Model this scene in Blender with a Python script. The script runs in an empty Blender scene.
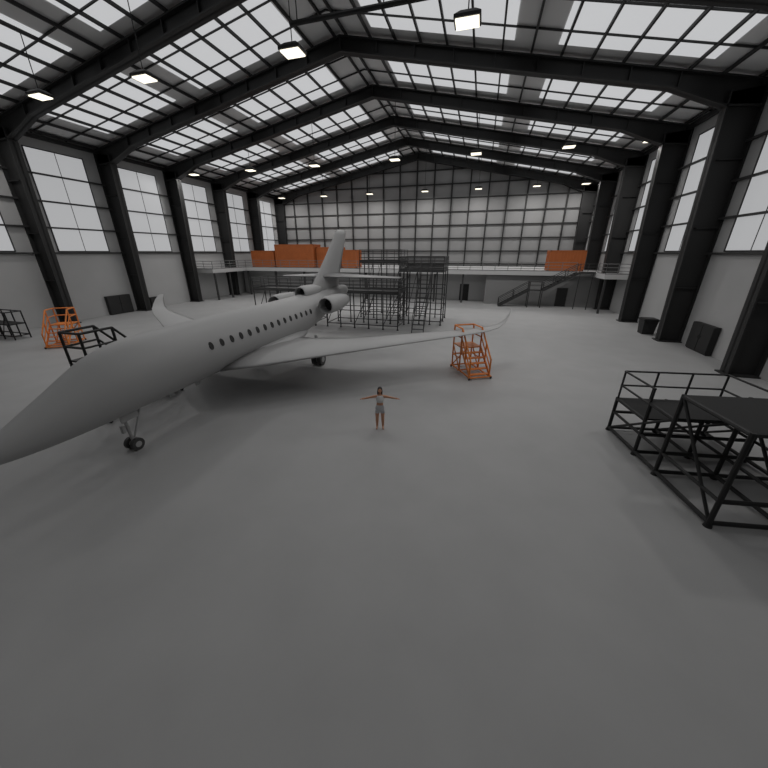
import bpy, bmesh, random
from math import *
from mathutils import Vector, Matrix
random.seed(4)
S=bpy.context.scene
S.view_settings.view_transform='Standard'
COL=bpy.context.collection

# ------------------------------------------------------------ materials
def mat(name,col,rough=.6,metal=0,noise=0,nscale=3,emit=0,bump=0,base=None):
    m=bpy.data.materials.new(name);m.use_nodes=True
    nt=m.node_tree;b=nt.nodes['Principled BSDF']
    if isinstance(col,(int,float)): col=(col,col,col)
    b.inputs['Roughness'].default_value=rough;b.inputs['Metallic'].default_value=metal
    b.inputs['Base Color'].default_value=(*(base or col),1)
    if noise or bump:
        tc=nt.nodes.new('ShaderNodeTexCoord');n=nt.nodes.new('ShaderNodeTexNoise')
        n.inputs['Scale'].default_value=nscale;n.inputs['Detail'].default_value=5
        nt.links.new(tc.outputs['Object'],n.inputs['Vector'])
        if noise:
            r=nt.nodes.new('ShaderNodeValToRGB')
            r.color_ramp.elements[0].position=.3;r.color_ramp.elements[1].position=.7
            r.color_ramp.elements[0].color=(*[c*(1-noise) for c in col],1)
            r.color_ramp.elements[1].color=(*[min(1,c*(1+noise)) for c in col],1)
            nt.links.new(n.outputs['Fac'],r.inputs['Fac']);nt.links.new(r.outputs['Color'],b.inputs['Base Color'])
        if bump:
            bp=nt.nodes.new('ShaderNodeBump');bp.inputs['Strength'].default_value=bump
            nt.links.new(n.outputs['Fac'],bp.inputs['Height']);nt.links.new(bp.outputs['Normal'],b.inputs['Normal'])
    if emit:
        b.inputs['Emission Color'].default_value=(*col,1);b.inputs['Emission Strength'].default_value=emit
    return m
M_floor=mat('concrete_floor',.37,.55,noise=.05,nscale=.6)
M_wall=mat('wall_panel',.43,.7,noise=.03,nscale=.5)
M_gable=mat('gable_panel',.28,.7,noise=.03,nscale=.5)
M_roof=mat('roof_deck',.7,.7)
M_steel=mat('dark_steel',.016,.6)
M_steel2=mat('girt_steel',.03,.6)
M_glass=mat('frosted_glazing',(.97,.98,1),.5,emit=.37,base=(.12,.12,.12))
M_sky=mat('skylight_glazing',(.97,.98,1),.5,emit=.52,base=(.12,.12,.12))
M_black=mat('black_tube',.010,.6)
M_deckb=mat('black_grating',.010,.8)
M_scaf=mat('scaffold_grey',.05,.6)
M_rail=mat('rail_grey',.16,.5)
M_mezz=mat('mezzanine_edge',.5,.6)
M_office=mat('office_wall',.22,.7)
M_orange=mat('orange_paint',(.75,.23,.04),.5)
M_container=mat('orange_container',(.42,.115,.027),.6,noise=.08,nscale=1.5)
M_plane=mat('aircraft_grey',.37,.5)
M_dark=mat('rubber_dark',.03,.6)
M_pane=mat('cabin_glass',.012,.6)
M_lamp=mat('lamp_glow',(1,.93,.75),.4,emit=1.6)
M_skin=mat('skin',(.6,.3,.18),.5)
M_hair=mat('hair',(.012,.009,.008),.5)
M_cloth=mat('white_cotton',(.7,.7,.7),.8)
M_short=mat('grey_shorts',(.55,.55,.57),.8)
M_lip=mat('lips',(.4,.08,.07),.5)
M_eye=mat('eye_white',(.8,.8,.8),.3)

# ------------------------------------------------------------ mesh builder
class MB:
    def __init__(s): s.v=[];s.f=[];s.mi=[];s.m=0;s.sm=[];s.smooth=False
    def add(s,vs,fs):
        o=len(s.v);s.v+= [tuple(v) for v in vs]
        for f in fs: s.f.append([i+o for i in f]);s.mi.append(s.m);s.sm.append(s.smooth)
    def box(s,x0,x1,y0,y1,z0,z1):
        s.add([(x0,y0,z0),(x1,y0,z0),(x1,y1,z0),(x0,y1,z0),(x0,y0,z1),(x1,y0,z1),(x1,y1,z1),(x0,y1,z1)],
              [(0,3,2,1),(4,5,6,7),(0,1,5,4),(1,2,6,5),(2,3,7,6),(3,0,4,7)])
    def bar(s,a,b,w,h=None,up=(0,0,1)):
        h=h or w;a=Vector(a);b=Vector(b);d=(b-a).normalized();u=Vector(up)
        if abs(d.dot(u))>.98:u=Vector((0,1,0))
        r=d.cross(u).normalized()*w/2;t=r.cross(d).normalized()*h/2
        vs=[p+q for p in(a,b) for q in(-r-t,r-t,r+t,-r+t)]
        s.add(vs,[(0,1,2,3),(7,6,5,4),(0,4,5,1),(1,5,6,2),(2,6,7,3),(3,7,4,0)])
    def tube(s,a,b,r,n=8,r2=None):
        r2=r if r2 is None else r2
        a=Vector(a);b=Vector(b);d=(b-a).normalized();u=Vector((0,0,1)) if abs(d.z)<.95 else Vector((0,1,0))
        x=d.cross(u).normalized();y=x.cross(d)
        vs=[a+(x*cos(t)+y*sin(t))*r for t in [2*pi*i/n for i in range(n)]]+[b+(x*cos(t)+y*sin(t))*r2 for t in [2*pi*i/n for i in range(n)]]
        s.add(vs,[(i,i+n,(i+1)%n+n,(i+1)%n) for i in range(n)]+[tuple(range(n)),tuple(range(2*n-1,n-1,-1))])
    def prism_xz(s,poly,y0,y1):
        n=len(poly)
        s.add([(x,y0,z) for x,z in poly]+[(x,y1,z) for x,z in poly],
              [tuple(range(n)),tuple(range(2*n-1,n-1,-1))]+[(i,i+n,(i+1)%n+n,(i+1)%n) for i in range(n)])
    def loft(s,rings,cap=True,closed=True):
        n=len(rings[0]);vs=[p for r in rings for p in r];fs=[]
        for k in range(len(rings)-1):
            for i in range(n if closed else n-1):
                fs.append((k*n+i,k*n+(i+1)%n,(k+1)*n+(i+1)%n,(k+1)*n+i))
        if cap: fs.append(tuple(range(n-1,-1,-1)));fs.append(tuple(range((len(rings)-1)*n,len(rings)*n)))
        s.add(vs,fs)
    def obj(s,name,mats,parent=None,loc=(0,0,0),rz=0,autosmooth=False):
        me=bpy.data.meshes.new(name);me.from_pydata(s.v,[],s.f)
        if not isinstance(mats,(list,tuple)):mats=[mats]
        for m in mats:me.materials.append(m)
        me.polygons.foreach_set('material_index',s.mi);me.polygons.foreach_set('use_smooth',s.sm)
        me.update();bm=bmesh.new();bm.from_mesh(me);bmesh.ops.recalc_face_normals(bm,faces=bm.faces);bm.to_mesh(me);bm.free()
        o=bpy.data.objects.new(name,me);COL.objects.link(o);o.location=loc;o.rotation_euler[2]=rz
        if parent:o.parent=parent
        return o
def empty(name,loc=(0,0,0),rz=0):
    e=bpy.data.objects.new(name,None);COL.objects.link(e);e.location=loc;e.rotation_euler[2]=rz;return e

# ------------------------------------------------------------ hangar shell
XL,XR,XC=-39.2,15.5,-11.85
YB,YF=62.6,-20
ZK,ZA=15.7,20.9
SL=(ZA-ZK)/26.4
def zb(x): return ZA-abs(x-XC)*SL       # beam centre line
DK=.78
b=MB();b.box(XL-1,XR+1,YF-1,YB+1,-.3,0);b.obj('floor',M_floor)
b=MB();b.box(XL-.3,XL,YF,YB,0,zb(XL)+DK);b.obj('wall_left',M_wall)
b=MB();b.box(XR,XR+.3,YF,YB,0,zb(XR)+DK);b.obj('wall_right',M_wall)
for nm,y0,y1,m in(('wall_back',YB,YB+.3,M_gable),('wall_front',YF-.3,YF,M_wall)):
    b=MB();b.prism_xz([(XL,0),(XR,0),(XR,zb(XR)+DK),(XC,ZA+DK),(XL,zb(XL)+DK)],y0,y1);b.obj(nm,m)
b=MB()
for xa in(XL-.3,XR+.3):
    b.prism_xz([(xa,zb(xa)+DK),(XC,ZA+DK),(XC,ZA+DK+.2),(xa,zb(xa)+DK+.2)],YF-.3,YB+.3)
b.obj('ceiling',M_roof)

FY=[22.16+7.96*k for k in range(-5,6)]
FY[-1]=61.95
def frame(y):
    b=MB();fw=.34;wb=.07
    for sg,xi0,xi1,xo in((-1,-37.75,-37.25,XL+.02),(1,14.05,13.55,XR-.02)):
        zt=ZK-.1
        t=.09*sg
        b.prism_xz([(xi0,0),(xi1,zt),(xi1+t,zt),(xi0+t,0)],y-fw,y+fw)
        b.prism_xz([(xo,0),(xo,zt+.2),(xo-t,zt+.2),(xo-t,0)],y-fw,y+fw)
        b.prism_xz([(xi0,0),(xi1,zt),(xo,zt+.2),(xo,0)],y-wb,y+wb)
        b.box(min(xi0-sg*.15,xo),max(xi0-sg*.15,xo),y-.5,y+.5,0,.08)
        for zz in(4,8,12): b.box(min(xi0,xo)+.02,max(xi0,xo)-.02,y-fw+.03,y+fw-.03,zz,zz+.06)
        xk=xi1-sg*3.2
        up=.5;lo=.45
        e=xo
        bot=[(e,zt-.9),(xi1,zt-.75),(xk,zb(xk)-lo),(XC,ZA-lo)]
        top=[(XC,ZA+up),(e,zb(e)+up)]
        b.prism_xz(bot+top,y-wb,y+wb)
        for p,q in zip(bot[:-1],bot[1:]):
            b.prism_xz([p,q,(q[0],q[1]+.1),(p[0],p[1]+.1)],y-fw,y+fw)
        b.prism_xz([top[0],top[1],(top[1][0],top[1][1]-.1),(top[0][0],top[0][1]-.1)],y-fw,y+fw)
        n=9
        for i in range(1,n):
            x=xi1+(XC-xi1)*i/n
            b.box(x-.03,x+.03,y-fw+.05,y+fw-.05,zb(x)-lo+.05,zb(x)+up-.05)
    b.box(XC-.05,XC+.05,y-fw,y+fw,ZA-.45,ZA+.5)
    return b.obj('portal_frame',M_steel)
for y in FY: frame(y)

# purlins, cross bars
b=MB()
for sg in(-1,1):
    for i in range(15):
        x=XC+sg*(.45+i*1.88)
        if x<XL+.2 or x>XR-.2: continue
        b.bar((x,YF+.1,zb(x)+.6),(x,YB-.1,zb(x)+.6),.12,.2)
    x=XR-.3 if sg>0 else XL+.3
    b.bar((x,YF+.1,15.9),(x,YB-.1,15.9),.3,.3)
b.obj('roof_purlins',M_steel)
b=MB()
for k in range(len(FY)-1):
    for f in(.333,.667):
        y=FY[k]+(FY[k+1]-FY[k])*f
        for e in(XL+.1,XR-.1):
            b.bar((e,y,zb(e)+.68),(XC,y,ZA+.68),.08,.1)
b.obj('roof_sub_rafters',M_steel)
# skylights
b=MB()
for k in range(2,len(FY)-1):
    y0,y1=FY[k]+1.1,FY[k+1]-1.1
    for sg in(-1,1):
        for f0,f1 in((.1,.46),(.56,.88)):
            xa=XC+sg*27*f0;xb=XC+sg*27*f1
            b.prism_xz([(xa,zb(xa)+DK-.06),(xb,zb(xb)+DK-.06),(xb,zb(xb)+DK-.005),(xa,zb(xa)+DK-.005)],y0,y1)
b.obj('skylight_panels',M_sky)
# girts + windows on side walls
b=MB()
for x,s in((XL,1),(XR,-1)):
    for z in(6.4,8.6,10.8,13.0):
        b.bar((x+s*.16,YF+.1,z),(x+s*.16,YB-.1,z),.18,.14)
b.obj('wall_girts',M_steel2)
wn=1
for k in range(2,len(FY)-1):
    yc=(FY[k]+FY[k+1])/2
    for x,s in((XL,1),(XR,-1)):
        e=empty('window_%d'%wn,(x,yc,0));wn+=1
        b=MB();hw=2.35
        b.box(*sorted((0,s*.05)),-hw,hw,6.6,15.0);b.obj('glazing',M_glass,e)
        b=MB()
        for yy in(-hw,hw): b.box(*sorted((s*.03,s*.1)),yy-.04,yy+.04,6.55,15.05)
        b.box(*sorted((s*.03,s*.08)),-.02,.02,6.55,15.05)
        for zz in(6.55,8.6,10.8,13,15.0): b.box(*sorted((s*.03,s*.1)),-hw-.04,hw+.04,zz-.04,zz+.04)
        b.obj('mullions',M_steel2,e)
# gable grid
b=MB()
x=XL+.8
while x<XR:
    b.box(x-.1,x+.1,YB-.25,YB-.01,0,zb(x)+.5);x+=2.95
for i in range(8):
    z=4.6+2.05*i
    dx=26.5 if z<15.5 else max(0,(ZA-z)/SL-.2)
    b.box(XC-dx,XC+dx,YB-.22,YB-.01,z-.08,z+.08)
b.obj('gable_framing',M_steel)

# ------------------------------------------------------------ hanging lamps
for Y in(-2,18.5,38.8,58.5):
    for X in(-35.5,-27.3,-19,-9.8,-1.6,6.6,13.0):
        e=empty('hanging_lamp',(X,Y,15.4))
        b=MB()
        b.loft([[(sx*w,sy*d,z) for sx,sy in((-1,-1),(1,-1),(1,1),(-1,1))] for w,d,z in((.55,.42,.0),(.55,.42,.12),(.3,.22,.3))])
        top=zb(X)-15.4+.6
        b.tube((0,0,.3),(0,0,top),.025,6)
        b.obj('housing',M_steel,e)
        b=MB();b.box(-.48,.48,-.36,.36,-.06,-.001);b.obj('diffuser',M_lamp,e)
        ld=bpy.data.lights.new('lamp_light','AREA');ld.size=1.0;ld.energy=(42 if Y<0 else 180 if Y<20 else 310);ld.color=(1,.98,.96)
        lo=bpy.data.objects.new('lamp_light',ld);COL.objects.link(lo);lo.parent=e;lo.location=(0,0,-.12)
b=MB();b.tube((-10.3,19.4,16.9),(-.5,19.4,16.9),.11,8)
for x in(-9.9,-5.5,-.9):b.tube((x,19.4,16.9),(x,19.4,zb(x)+.6),.03,6)
b.obj('suspended_pipe',M_steel)

# ------------------------------------------------------------ railing helper
def rail(b,pts,z,h=1.1,sp=1.5,r=.03,mids=2):
    for p,q in zip(pts[:-1],pts[1:]):
        p=Vector((p[0],p[1],z));q=Vector((q[0],q[1],z));L=(q-p).length;n=max(1,round(L/sp))
        for i in range(n+1):
            a=p.lerp(q,i/n);b.tube(a,a+Vector((0,0,h)),r,6)
        for j in range(mids+1):
            zz=Vector((0,0,h*(j+1)/(mids+1)));b.tube(p+zz,q+zz,r,6)
        b.bar(p+Vector((0,0,.08)),q+Vector((0,0,.08)),.03,.14)

# ------------------------------------------------------------ mezzanine
MZ=4.2;MY=46.6
e=empty('mezzanine',(0,0,0))
b=MB();b.box(XL+.05,XR-.05,MY,YB-.3,MZ-.25,MZ);b.box(-35.9,12.9,MY-.06,MY,MZ-.45,MZ+.05)
for xa,xb,ya in((XL+.05,-36,39.5),(13,XR-.05,42)):
    b.box(xa,xb,ya,MY,MZ-.25,MZ);xi=xb if xa<-20 else xa
    b.box(xi-.03,xi+.03,ya,MY,MZ-.45,MZ+.05);b.box(xa,xb,ya-.06,ya,MZ-.45,MZ+.05)
b.obj('deck',M_mezz,e)
b=MB();rail(b,[(XL+.2,39.6),(-36.05,39.6),(-36.05,MY+.1),(11.2,MY+.1)],MZ,1.1,1.6,.035)
rail(b,[(XR-.2,42.1),(13.05,42.1),(13.05,MY-1.8)],MZ,1.1,1.4,.035);b.obj('railing',M_rail,e)
b=MB()
for x in(-36,-31,-26,-21,-16,-11,-6,-2.2):b.box(x-.12,x+.12,MY+.3,MY+.54,0,MZ-.25)
for x,y in((-36.3,40),(-36.3,43),(13.3,42.4)):b.box(x-.1,x+.1,y-.1,y+.1,0,MZ-.25)
b.obj('posts',M_scaf,e)
b=MB();b.box(1,XR-.4,MY+.4,MY+.6,0,MZ-.25);b.box(.8,1,MY+.4,YB-.5,0,MZ-.25)
b.m=1;b.box(-38.8,.8,49.4,49.6,0,MZ-.25);b.obj('office_wall',[M_office,M_wall],e)
def door(n,x,y,face='y',w=1.1,h=2.2):
    e=empty('door_%d'%n,(x,y,0));b=MB()
    b.box(-w/2,w/2,-.05,0,0,h);b.m=1
    b.box(-w/2-.08,-w/2,-.08,0,0,h+.08);b.box(w/2,w/2+.08,-.08,0,0,h+.08);b.box(-w/2,w/2,-.08,0,h,h+.08)
    b.box(w/2-.2,w/2-.08,-.12,-.05,1,1.05);b.obj('leaf_and_frame',[M_steel,M_steel2],e)
door(1,10.2,MY+.39);door(2,-2.0,49.39)
# mezzanine stairs with landing
b=MB();sy0,sy1=44.9,46.1
def flight(b,x0,z0,x1,z1,y0,y1,n):
    for i in range(n):
        f=(i+.5)/n;x=x0+(x1-x0)*f;z=z0+(z1-z0)*(i+1)/n
        b.box(x-.16,x+.16,y0,y1,z-.04,z)
    for y in(y0,y1):
        b.bar((x0,y,z0+.02),(x1,y,z1),.05,.25)
        b.tube((x0,y,z0+1),(x1,y,z1+1),.045,6);b.tube((x0,y,z0+.55),(x1,y,z1+.55),.03,6)
        k=max(2,int(abs(x1-x0)/1.2))
        for i in range(k+1):
            f=i/k;b.tube((x0+(x1-x0)*f,y,z0+(z1-z0)*f),(x0+(x1-x0)*f,y,z0+(z1-z0)*f+1),.04,6)
flight(b,2.6,0,6.0,2.1,sy0,sy1,11);b.box(6,7.6,sy0,sy1,2.02,2.1)
for y in(sy0,sy1):
    b.tube((6,y,3.1),(7.6,y,3.1),.045,6);b.tube((6,y,2.65),(7.6,y,2.65),.03,6)
    for x in(6.05,7.55):b.tube((x,y,0),(x,y,3.1),.05,6)
flight(b,7.6,2.1,11.2,MZ,sy0,sy1,11)
b.box(11.2,12.9,sy0,MY-.08,MZ-.08,MZ);rail(b,[(11.2,sy0),(12.9,sy0)],MZ,1,1)
for x in(11.3,12.7):b.tube((x,sy0,0),(x,sy0,MZ),.05,6)
b.obj('mezzanine_staircase',M_steel2)

def container(x0,x1,y0,y1,z0,z1):
    b=MB();b.box(x0+.06,x1-.06,y0+.06,y1-.06,z0+.06,z1-.04)
    n=int((x1-x0)/.35)
    for i in range(n):
        x=x0+.2+(x1-x0-.4)*i/(n-1);b.box(x-.07,x+.07,y0+.02,y1-.02,z0+.15,z1-.12)
    n=int((y1-y0)/.35)
    for i in range(n):
        y=y0+.2+(y1-y0-.4)*i/(n-1);b.box(x0+.02,x1-.02,y-.07,y+.07,z0+.15,z1-.12)
    for x in(x0+.08,x1-.08):
        for y in(y0+.08,y1-.08):b.box(x-.08,x+.08,y-.08,y+.08,z0,z1)
    for z in(z0+.08,z1-.08):
        for y in(y0+.08,y1-.08):b.box(x0,x1,y-.07,y+.07,z-.07,z+.07)
        for x in(x0+.08,x1-.08):b.box(x-.07,x+.07,y0,y1,z-.07,z+.07)
    b.obj('storage_container',M_container)
container(-32,-25.2,49,51.6,MZ+.01,7.6);container(-25.0,-21.2,49.6,52.2,MZ+.01,7.2)
container(-36.5,-32.3,49,51.6,MZ+.01,6.7);container(-20.8,-18.4,49.6,52,MZ+.01,6.8)
container(8.4,12.6,49,51.5,MZ+.01,6.7)

# ------------------------------------------------------------ aircraft
PX,PY=-11.2,2.6
pl=empty('business_jet',(PX,PY,0),0)
st=[(.75,1.76,.03,.03),(.81,1.765,.12,.1),(1.0,1.79,.23,.2),(1.4,1.86,.38,.34),(2.0,1.98,.56,.52),(2.7,2.14,.74,.71),(3.4,2.32,.9,.9),(4.0,2.47,1.01,1.05),
(4.7,2.58,1.09,1.14),(5.6,2.65,1.15,1.19),(6.8,2.67,1.18,1.21),(10,2.68,1.18,1.2),(13,2.68,1.18,1.2),(15.5,2.7,1.18,1.19),(17,2.77,1.12,1.14),(18.5,2.9,.98,1.02),
(20,3.07,.82,.88),(21.5,3.26,.64,.72),(22.8,3.41,.48,.57),(23.8,3.5,.36,.45)]
N=40
def ring(y,zc,w,h,n=N):return [(w*cos(2*pi*i/n),y,zc+h*sin(2*pi*i/n)) for i in range(n)]
b=MB();b.smooth=True
rs=[]
for k in range(len(st)-1):
    for j in range(3):
        t=j/3;p0=st[max(0,k-1)];p1=st[k];p2=st[k+1];p3=st[min(len(st)-1,k+2)]
        out=[p1[0]+(p2[0]-p1[0])*t]
        for c in(1,2,3):
            m1=(p2[c]-p0[c])/max(1e-6,(p2[0]-p0[0]));m2=(p3[c]-p1[c])/max(1e-6,(p3[0]-p1[0]));L=p2[0]-p1[0]
            if k==0:m1=(p2[c]-p1[c])/L
            h=(2*t**3-3*t**2+1)*p1[c]+(t**3-2*t**2+t)*L*m1+(-2*t**3+3*t**2)*p2[c]+(t**3-t**2)*L*m2
            out.append(h)
        rs.append(ring(*out))
rs.append(ring(*st[-1]));b.loft(rs)
b.obj('fuselage',M_plane,pl)
b=MB();b.smooth=True
b.loft([ring(y,1.75,w,h,24) for y,w,h in((8.2,.05,.05),(8.8,.7,.35),(9.6,1.1,.5),(11,1.34,.58),(13,1.38,.58),(14.6,1.25,.52),(15.8,.9,.42),(16.8,.4,.2),(17.3,.05,.03))])
b.obj('belly_fairing',M_plane,pl)
b=MB();b.smooth=True
b.loft([ring(y,3.52,w,w,24) for y,w in((23.3,.44),(23.9,.42),(24.3,.38),(24.3,.32),(23.9,.3))],cap=False)
b.m=1;b.loft([ring(y,3.52,w,w,24) for y,w in((23.9,.3),(24.6,.04))])
b.obj('tail_exhaust',[M_plane,M_dark],pl)
AF=[(0,0),(.02,.28),(.08,.6),(.2,.92),(.38,1),(.6,.78),(.82,.38),(1,.03)]
def airfoil(x,y,z,c,t,a,sgn=1):
    nx,nz=-sin(a),cos(a);pts=[(u,v) for u,v in AF]+[(u,-v*.75) for u,v in AF[-2:0:-1]]
    return [(sgn*(x+nx*v*t/2),y+u*c,z+nz*v*t/2) for u,v in pts]
wing=[(.7,8.2,6.6,1.72,.7,0),(2.0,8.9,5.4,1.78,.56,.04),(4.6,10.9,3.6,1.93,.38,.05),(8,13.3,2.45,2.14,.25,.06),(11.4,15.6,1.45,2.36,.15,.08),
(12.0,16.1,1.3,2.42,.12,.3),(12.5,16.55,1.15,2.53,.1,.65),(12.85,17.0,1.0,2.74,.08,1.05),(13.05,17.4,.8,3.02,.06,1.2),(13.18,17.9,.5,3.35,.04,1.3)]
for sg,nm in((1,'wing_port'),(-1,'wing_starboard')):
    b=MB();b.smooth=True;b.loft([airfoil(x,y,z,c,t,a,sg) for x,y,c,z,t,a in wing]);b.obj(nm,M_plane,pl)
for sg,nm in((1,'stabilizer_port'),(-1,'stabilizer_starboard')):
    b=MB();b.smooth=True;b.loft([airfoil(x,y,z,c,t,a,sg) for x,y,c,z,t,a in((0,19.9,3.6,4.85,.34,-.05),(2.2,21.3,2.6,4.74,.24,-.06),(5.1,23.1,1.5,4.6,.12,-.06))]);b.obj(nm,M_plane,pl)
b=MB();b.smooth=True
b.loft([[(v*t/2,y+u*c,z) for u,v in AF+[(u,-v) for u,v in AF[-2:0:-1]]] for z,y,c,t in((3.4,17.2,5.9,.6),(4.2,18.4,4.9,.5),(5.2,19.8,3.9,.42),(6.4,21.3,3.1,.3),(7.8,22.9,2.3,.2),(8.15,23.5,1.7,.1))])
b.obj('vertical_fin',M_plane,pl)
def nacelle(nm,x,z,y0,y1,r):
    b=MB();b.smooth=True
    L=y1-y0
    prof=[(.25*L,r*.72),(.05*L,r*.78),(.0,r*.86),(.03*L,r*.95),(.15*L,r*1.04),(.4*L,r*1.06),(.7*L,r*.95),(.93*L,r*.75),(1.0*L,r*.68),(.95*L,r*.6)]
    b.loft([[(x+rr*cos(2*pi*i/24),y0+dy,z+rr*sin(2*pi*i/24)) for i in range(24)] for dy,rr in prof],cap=False)
    b.m=1;b.smooth=False
    b.tube((x,y0+.24*L,z),(x,y0+.26*L,z),r*.74,24);b.tube((x,y0+.12*L,z),(x,y0+.25*L,z),.03,10,r*.22)
    b.tube((x,y0+.93*L,z),(x,y0+.95*L,z),r*.62,24);b.tube((x,y0+.94*L,z),(x,y0+1.08*L,z),r*.3,12,.03)
    b.obj(nm,[M_plane,M_dark],pl)
nacelle('engine_port',1.85,3.3,16.6,20.0,.54);nacelle('engine_starboard',-1.85,3.3,16.6,20.0,.54)
nacelle('engine_centre_intake',0,4.0,16.8,19.6,.42)
b=MB();b.smooth=True
for sg in(1,-1):
    b.loft([[(sg*x,17.2+u*2.3,3.2+v*.11) for u,v in AF+[(u,-v) for u,v in AF[-2:0:-1]]] for x in(.7,1.5)])
b.obj('engine_pylons',M_plane,pl)
b=MB()
for sg in(1,-1):
    for i in range(15):
        y=7.6+i*.6
        zc,w,h=2.68,1.18,1.2
        if y>15.4: zc,w,h=2.71,1.175,1.185
        pts=[]
        for k in range(14):
            a=2*pi*k/14;dy=.105*cos(a);dz=.155*sin(a);z=3.02+dz
            xx=w*sqrt(max(0,1-((z-zc)/h)**2))+.022;pts.append((sg*xx,y+dy,z))
        inn=[(p[0]-sg*.05,p[1],p[2]) for p in pts]
        b.loft([inn,pts])
b.obj('cabin_windows',M_pane,pl)
b=MB()
for y,z in((6.2,1.5),(7.5,1.5)):
    b.prism_xz([(-.02,z),(.02,z),(.02,z-.28),(-.02,z-.28)],y,y+.22)
b.obj('antennas',M_plane,pl)
def wheel(b,x,y,r,w):
    b.m=1;b.tube((x-w/2,y,r),(x+w/2,y,r),r,20);b.m=0;b.tube((x-w/2-.01,y,r),(x+w/2+.01,y,r),r*.5,14)
b=MB()
b.tube((0,4.45,.25),(0,4.35,1.7),.055,10);b.tube((0,4.45,.28),(0,5.1,1.6),.03,8);b.tube((-.18,4.45,.25),(.18,4.45,.25),.04,8)
wheel(b,.15,4.45,.22,.12);wheel(b,-.15,4.45,.22,.12);b.m=0
for sg in(1,-1): b.bar((sg*.26,4.1,1.4),(sg*.26,4.7,1.4),.02,.35)
b.bar((0,4.25,.75),(0,4.25,1.0),.12,.1)
b.obj('nose_gear',[M_plane,M_scaf],pl)
b=MB()
for sg in(1,-1):
    x=sg*2.1;y=14.7
    b.tube((x,y,.4),(x,y-.1,1.9),.09,10);b.tube((x,y-.05,.9),(x-sg*.9,y-.1,1.8),.05,8);b.tube((x-.3,y,.4),(x+.3,y,.4),.05,8)
    wheel(b,x+.2,y,.38,.22);wheel(b,x-.2,y,.38,.22);b.m=0
    b.bar((x+sg*.42,y-.3,1.4),(x+sg*.42,y+.3,1.4),.03,.5)
b.obj('main_gear',[M_plane,M_scaf],pl)

# ------------------------------------------------------------ mobile steps
def mobile_steps(mt,loc,rz,H=1.5,W=1.1,P=.9,R=1.05,name='mobile_maintenance_steps',tr=.035):
    e=empty(name,loc,rz);b=MB();n=max(4,round(H/.25));D=H*.85
    for i in range(n):
        z=H*(i+1)/n;y=-D+D*(i+.5)/n
        if i<n-1: b.box(-W/2,W/2,y-.12,y+.14,z-.04,z)
    b.box(-W/2,W/2,-.1,P,H-.06,H);b.obj('treads_and_platform',mt,e)
    b=MB()
    for x in(-W/2,W/2):
        b.bar((x,-D-.1,.12),(x,0,H-.02),.05,.14)
        b.tube((x,-D-.1,.12),(x,P,.12),tr,8)
        for y in(0,P): b.tube((x,y,.1),(x,y,H+R),tr,8)
        b.tube((x,0,H+R),(x,P,H+R),tr,8);b.tube((x,0,H+R*.5),(x,P,H+R*.5),tr*.8,8)
        b.tube((x,-D,.95+.1),(x,0,H+R),tr,8);b.tube((x,-D,.2),(x,-D,1.05),tr,8);b.tube((x,-D*.5,H*.5),(x,-D*.5,H*.5+1),tr,8)
        b.tube((x,-D,.6),(x,0,H+R*.5),tr*.8,8)
        b.tube((x,0,.15),(x,P,H-.1),tr*.8,8);b.tube((x,0,H*.55),(x,P,H*.55),tr*.8,8)
    for y in(-D-.1,0,P): b.tube((-W/2-.1,y,.12),(W/2+.1,y,.12),tr,8)
    for z in(H*.55,H+R*.5,H+R): b.tube((-W/2,P,z),(W/2,P,z),tr,8)
    b.tube((-W/2,P,.15),(W/2,P,H-.1),tr*.8,8)
    b.obj('tube_frame',mt,e)
    b=MB()
    for x in(-W/2-.05,W/2+.05):
        for y in(-D-.1,P): b.tube((x-.03,y,.08),(x+.03,y,.08),.08,12)
    b.obj('casters',M_dark,e)
    return e
mobile_steps(M_orange,(-.1,18.6,0),.5,1.5,1.2,1.0,tr=.045)
mobile_steps(M_orange,(-29.8,16.6,0),.6,1.5,1.3,1.0,tr=.045)
mobile_steps(M_black,(-14.5,9.4,0),pi,2.6,1.0,1.2,1.1,name='boarding_platform_stairs',tr=.05)

# black rack at left
b=MB()
for x in(-38.6,-37.4,-36.2,-35):
    for y in(16.2,17.2): b.tube((x,y,0),(x,y,2.2),.05,8)
for z in(.3,1.2,2.15):
    for y in(16.2,17.2): b.tube((-38.6,y,z),(-35,y,z),.045,8)
    for x in(-38.6,-35): b.tube((x,16.2,z),(x,17.2,z),.045,8)
b.tube((-38.6,16.2,.3),(-36.2,16.2,2.15),.03,6);b.tube((-36.2,16.2,.3),(-35,16.2,2.15),.03,6)
b.box(-38.6,-35,16.2,17.2,1.2,1.24)
b.obj('steel_storage_rack',M_black)

# ------------------------------------------------------------ black stepped work stand (right)
ws=empty('stepped_work_stand',(6.25,8.3,0),radians(8.9))
tiers=[(0,2.1,2.75),(2.1,3.2,2.0),(3.2,4.9,1.4)]
W=3.4
b=MB()
for y0,y1,z in tiers: b.box(0,W,y0,y1,z-.06,z)
b.obj('decks',M_deckb,ws)
b=MB();T=.06
ys=[0,2.1,3.2,4.9]
for x in(0,W/2,W):
    for y,z in((0,2.75),(2.1,2.75),(3.2,2.0),(4.9,1.4)):
        b.tube((x,y,.1),(x,y,z),T,8)
    b.tube((x,0,.12),(x,4.9,.12),T,8);b.tube((x,0,.8),(x,4.9,.8),T*.8,8)
    for y0,y1,z in tiers: b.tube((x,y0,z-.06),(x,y1,z-.06),T,8)
    b.tube((x,0,.12),(x,2.1,2.7),T*.7,8);b.tube((x,2.1,1.95),(x,4.9,.12),T*.7,8)
for y in ys:
    z={0:2.75,2.1:2.75,3.2:2.0,4.9:1.4}[y]
    for zz in(.12,.8,z-.06): b.tube((0,y,zz),(W,y,zz),T,8)
b.obj('tube_frame',M_black,ws)
b=MB()
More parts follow.
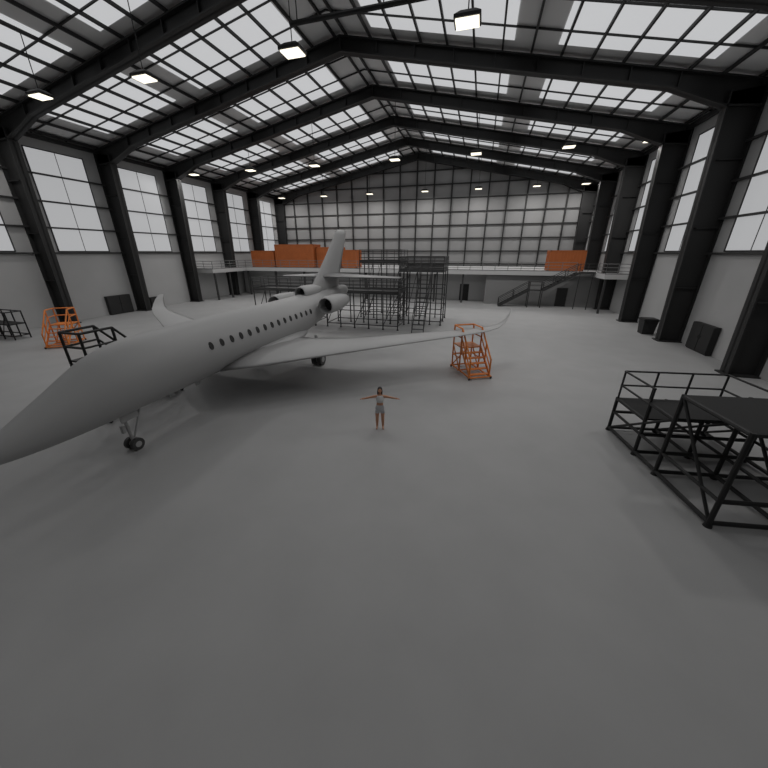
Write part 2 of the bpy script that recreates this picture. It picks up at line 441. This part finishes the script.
for x in(0,W):
    for y0,y1,z in tiers:
        if x==0 and z>1.5: continue
        for k in(.5,1.05): b.tube((x,y0,z+k),(x,y1,z+k),.035,8)
        for y in(y0+.03,y1-.03): b.tube((x,y,z),(x,y,z+1.05),.035,8)
for k in(.5,1.05): b.tube((0,4.9,1.4+k),(W,4.9,1.4+k),.035,8)
for x in(W/3,2*W/3): b.tube((x,4.9,1.4),(x,4.9,2.45),.035,8)
b.obj('guard_rails',M_black,ws)
b=MB()
for x in(0,W/2,W):
    for y in ys: b.tube((x,y,0),(x,y,.12),.1,12,.07)
b.obj('foot_pads',M_black,ws)

# ------------------------------------------------------------ tail docking scaffolds
def dock(name,x0,x1,y0,y1,z,h=1.1,sx=1.3,mesh=False,mt=M_scaf,levels=()):
    e=empty(name,(0,0,0));b=MB();b.box(x0,x1,y0,y1,z-.12,z);b.obj('deck',mt,e)
    b=MB();nx=max(1,round((x1-x0)/sx));ny=max(1,round((y1-y0)/1.8))
    for i in range(nx+1):
        x=x0+(x1-x0)*i/nx
        for j in range(ny+1):
            if 0<i<nx and 0<j<ny: continue
            y=y0+(y1-y0)*j/ny;b.tube((x,y,0),(x,y,z),.055,6)
            b.tube((x,y,0),(x,y,.08),.1,8)
    for zz in(.35,z*.5)+tuple(levels):
        for y in(y0,y1): b.tube((x0,y,zz),(x1,y,zz),.04,6)
        for x in(x0,x1): b.tube((x,y0,zz),(x,y1,zz),.04,6)
    for i in range(0,nx,2):
        xa=x0+(x1-x0)*i/nx;xb=x0+(x1-x0)*(i+1)/nx
        for y in(y0,y1): b.tube((xa,y,.35),(xb,y,z-.1),.03,6)
    b.obj('scaffold_frame',mt,e)
    b=MB();rail(b,[(x0,y0),(x1,y0),(x1,y1),(x0,y1),(x0,y0)],z,h,1.3,.03)
    if mesh:
        for k in range(12):
            zz=z+.1+(h-.15)*k/11
            for y in(y0,y1): b.box(x0,x1,y-.01,y+.01,zz-.02,zz+.02)
            for x in(x0,x1): b.box(x-.01,x+.01,y0,y1,zz-.02,zz+.02)
    b.obj('guard_rails',mt,e)
dock('tail_dock_scaffold',-13.4,-6.6,27.8,30.4,3.2,1.0)
dock('tail_dock_scaffold',-21,-14.6,27.8,30.4,3.2,1.0)
dock('tail_dock_tower',-7.3,-3.2,31,35,4.9,1.2,1.0,True,M_scaf,(1.5,3.4))
dock('tail_dock_tower',-11.9,-7.6,33,36,5.6,1.1,1.3,False,M_scaf,(1.5,3.8))
b=MB()
for i in range(13):
    z=4.9*(i+1)/14;y=27.3+3.4*i/13;b.box(-5.2,-4.2,y-.13,y+.13,z-.04,z)
for x in(-5.2,-4.2):
    b.bar((x,27.1,.02),(x,30.7,4.85),.05,.2);b.tube((x,27.1,1),(x,30.7,5.9),.03,6)
    for k in range(5): b.tube((x,27.2+.85*k,.1+1.17*k),(x,27.2+.85*k,1.1+1.17*k),.03,6)
b.obj('dock_stair_flight',M_scaf)

# ------------------------------------------------------------ cabinets / bin
def cabinet(x,y,s,w=2.4,h=1.9,d=.35):
    b=MB();b.box(*sorted((x,x+s*d)),y-w/2,y+w/2,.06,h)
    b.box(*sorted((x,x+s*(d-.04))),y-w/2+.04,y+w/2-.04,0,.06)
    for k in(-1,1):
        b.box(*sorted((x+s*d,x+s*(d+.03))),y+k*w/4-w/4+.03,y+k*w/4+w/4-.03,.12,h-.06)
        b.box(*sorted((x+s*(d+.03),x+s*(d+.06))),y+k*.12-.015,y+k*.12+.015,h*.5,h*.5+.2)
    b.obj('electrical_cabinet',M_steel)
cabinet(XR-.03,27.2,-1);cabinet(XL+.03,27.8,1,2.6,2.0);cabinet(XL+.03,32.2,1,1.4,1.3)
b=MB();b.loft([[(sx*w,sy*w,z) for sx,sy in((-1,-1),(1,-1),(1,1),(-1,1))] for w,z in((.42,0),(.52,1.15))])
b.box(-.58,.58,-.58,.58,1.15,1.25);b.box(-.5,.5,-.5,.5,1.25,1.3);b.box(-.4,.4,-.62,-.58,1.05,1.1)
b.obj('waste_bin',M_steel,None,(14.2,32.6,0))

# ------------------------------------------------------------ woman in T-pose
wo=empty('woman',(-3.22,10.81,0),radians(16))
def skin(name,verts,edges,m,root=0,sub=2):
    me=bpy.data.meshes.new(name);me.from_pydata([v[:3] for v in verts],edges,[])
    me.materials.append(m);o=bpy.data.objects.new(name,me);COL.objects.link(o);o.parent=wo
    md=o.modifiers.new('skin','SKIN');md.use_smooth_shade=True
    for i,v in enumerate(verts):
        sv=me.skin_vertices[0].data[i];sv.radius=(v[3],v[4] if len(v)>4 else v[3]);sv.use_root=(i==root)
    sb=o.modifiers.new('sub','SUBSURF');sb.levels=sub;sb.render_levels=sub
    return o
V=[(0,0,.93,.175,.125),(0,0,1.03,.145,.11),(0,0,1.13,.128,.1),(0,-.01,1.25,.15,.115),(0,0,1.37,.145,.1),(0,.005,1.44,.065,.065),(0,-.005,1.53,.055,.058)]
E=[(i,i+1) for i in range(6)]
for sg in(-1,1):
    o=len(V)
    V+=[(sg*.1,0,.86,.105,.105),(sg*.105,-.005,.68,.088,.092),(sg*.11,-.005,.49,.064,.067),(sg*.112,.015,.34,.063,.068),(sg*.115,.015,.1,.04,.044),(sg*.12,-.03,.045,.042,.036),(sg*.13,-.15,.03,.042,.024)]
    E+=[(0,o)]+[(o+i,o+i+1) for i in range(6)]
    o=len(V)
    V+=[(sg*.11,0,1.395,.072,.065),(sg*.175,0,1.39,.064,.06),(sg*.28,0,1.365,.052,.052),(sg*.4,.0,1.34,.043,.043),(sg*.49,-.01,1.325,.041,.041),(sg*.59,-.015,1.305,.029,.031),(sg*.64,-.015,1.298,.022,.04),(sg*.675,-.015,1.293,.018,.04)]
    E+=[(4,o)]+[(o+i,o+i+1) for i in range(7)]
body=skin('body',V,E,M_skin)
for sg in(-1,1):
    for k,(dy,L) in enumerate(((-.03,.07),(-.01,.08),(.01,.075),(.03,.06))):
        y=-.015+dy
        pts=[(sg*.66,y*1,1.295),(sg*.69,y,1.29),(sg*(.69+L*.5),y+dy*.15,1.284),(sg*(.69+L),y+dy*.2,1.27)]
        r=[.011,.010,.0095,.0075]
        vv=[(p[0],p[1],p[2],rr) for p,rr in zip(pts,r)]
        skin('finger_%d'%(k+1),vv,[(0,1),(1,2),(2,3)],M_skin,0,1)
    skin('thumb',[(sg*.61,-.03,1.3,.014),(sg*.64,-.065,1.295,.013),(sg*.67,-.085,1.288,.010)],[(0,1),(1,2)],M_skin,0,1)
# garments are shells lofted around the body
def shell(name,secs,m):
    b=MB();b.smooth=True
    b.loft([[(cx+rx*cos(2*pi*i/28),cy+ry*sin(2*pi*i/28),z) for i in range(28)] for cx,cy,z,rx,ry in secs]);return b.obj(name,m,wo)
shell('crop_top',[(0,-.003,1.15,.13,.105),(0,-.005,1.2,.142,.12),(0,-.018,1.26,.158,.14),(0,-.015,1.31,.165,.135),(0,-.002,1.36,.168,.115),(0,.0,1.41,.15,.095),(0,0,1.44,.085,.075)],M_cloth)
shell('shorts_waist',[(0,0,.8,.172,.125),(0,0,.87,.185,.135),(0,0,.94,.18,.132),(0,0,1.0,.155,.12),(0,0,1.04,.14,.11)],M_short)
for sg in(-1,1): shell('shorts_leg',[(sg*.1,-.002,.7,.09,.098),(sg*.098,0,.77,.095,.105),(sg*.092,0,.86,.095,.115)],M_short)
def ell(name,c,r,m,seg=24,rot=None,shape=None):
    b=MB();b.smooth=True;rings=[]
    for i in range(1,16):
        t=pi*i/16;rings.append([(r[0]*sin(t)*cos(2*pi*j/seg),r[1]*sin(t)*sin(2*pi*j/seg),-r[2]*cos(t)) for j in range(seg)])
    b.loft(rings)
    if shape:b.v=[shape(*v) for v in b.v]
    o=b.obj(name,m,wo);o.location=c
    if rot:o.rotation_euler=rot
    return o
def hs(x,y,z):
    if z<0: k=1+z*2.6; x*=max(.45,k); y=y*(1+z*1.2)-(.012 if y<0 else 0)
    return(x,y,z)
ell('head',(0,-.012,1.635),(.074,.095,.115),M_skin,shape=hs)
for sg in(-1,1):
    ell('eye',(sg*.03,-.098,1.64),(.012,.008,.007),M_eye,12);ell('iris',(sg*.03,-.105,1.64),(.005,.003,.005),M_hair,8)
    ell('eyebrow',(sg*.031,-.1,1.66),(.016,.006,.003),M_hair,8)
    ell('ear',(sg*.074,0,1.635),(.01,.018,.03),M_skin,12)
ell('nose',(0,-.11,1.615),(.011,.018,.022),M_skin,12)
ell('mouth',(0,-.1,1.578),(.022,.008,.008),M_lip,12)
ell('hair_cap',(0,.018,1.67),(.092,.1,.108),M_hair)
ell('hair_back',(0,.065,1.54),(.09,.045,.18),M_hair)
for sg in(-1,1): ell('hair_lock',(sg*.078,.01,1.56),(.024,.035,.13),M_hair,12)

# ------------------------------------------------------------ world, camera
w=bpy.data.worlds.new('world');S.world=w;w.use_nodes=True
w.node_tree.nodes['Background'].inputs['Color'].default_value=(.6,.65,.7,1);w.node_tree.nodes['Background'].inputs['Strength'].default_value=.6
cd=bpy.data.cameras.new('camera');co=bpy.data.objects.new('camera',cd);COL.objects.link(co)
cd.sensor_width=36;cd.sensor_fit='HORIZONTAL';cd.lens=323.35/768*36;cd.clip_end=300;cd.clip_start=.05
co.location=(0,0,6.5);co.rotation_euler=(pi/2-.3877,0,.2755)
S.camera=co
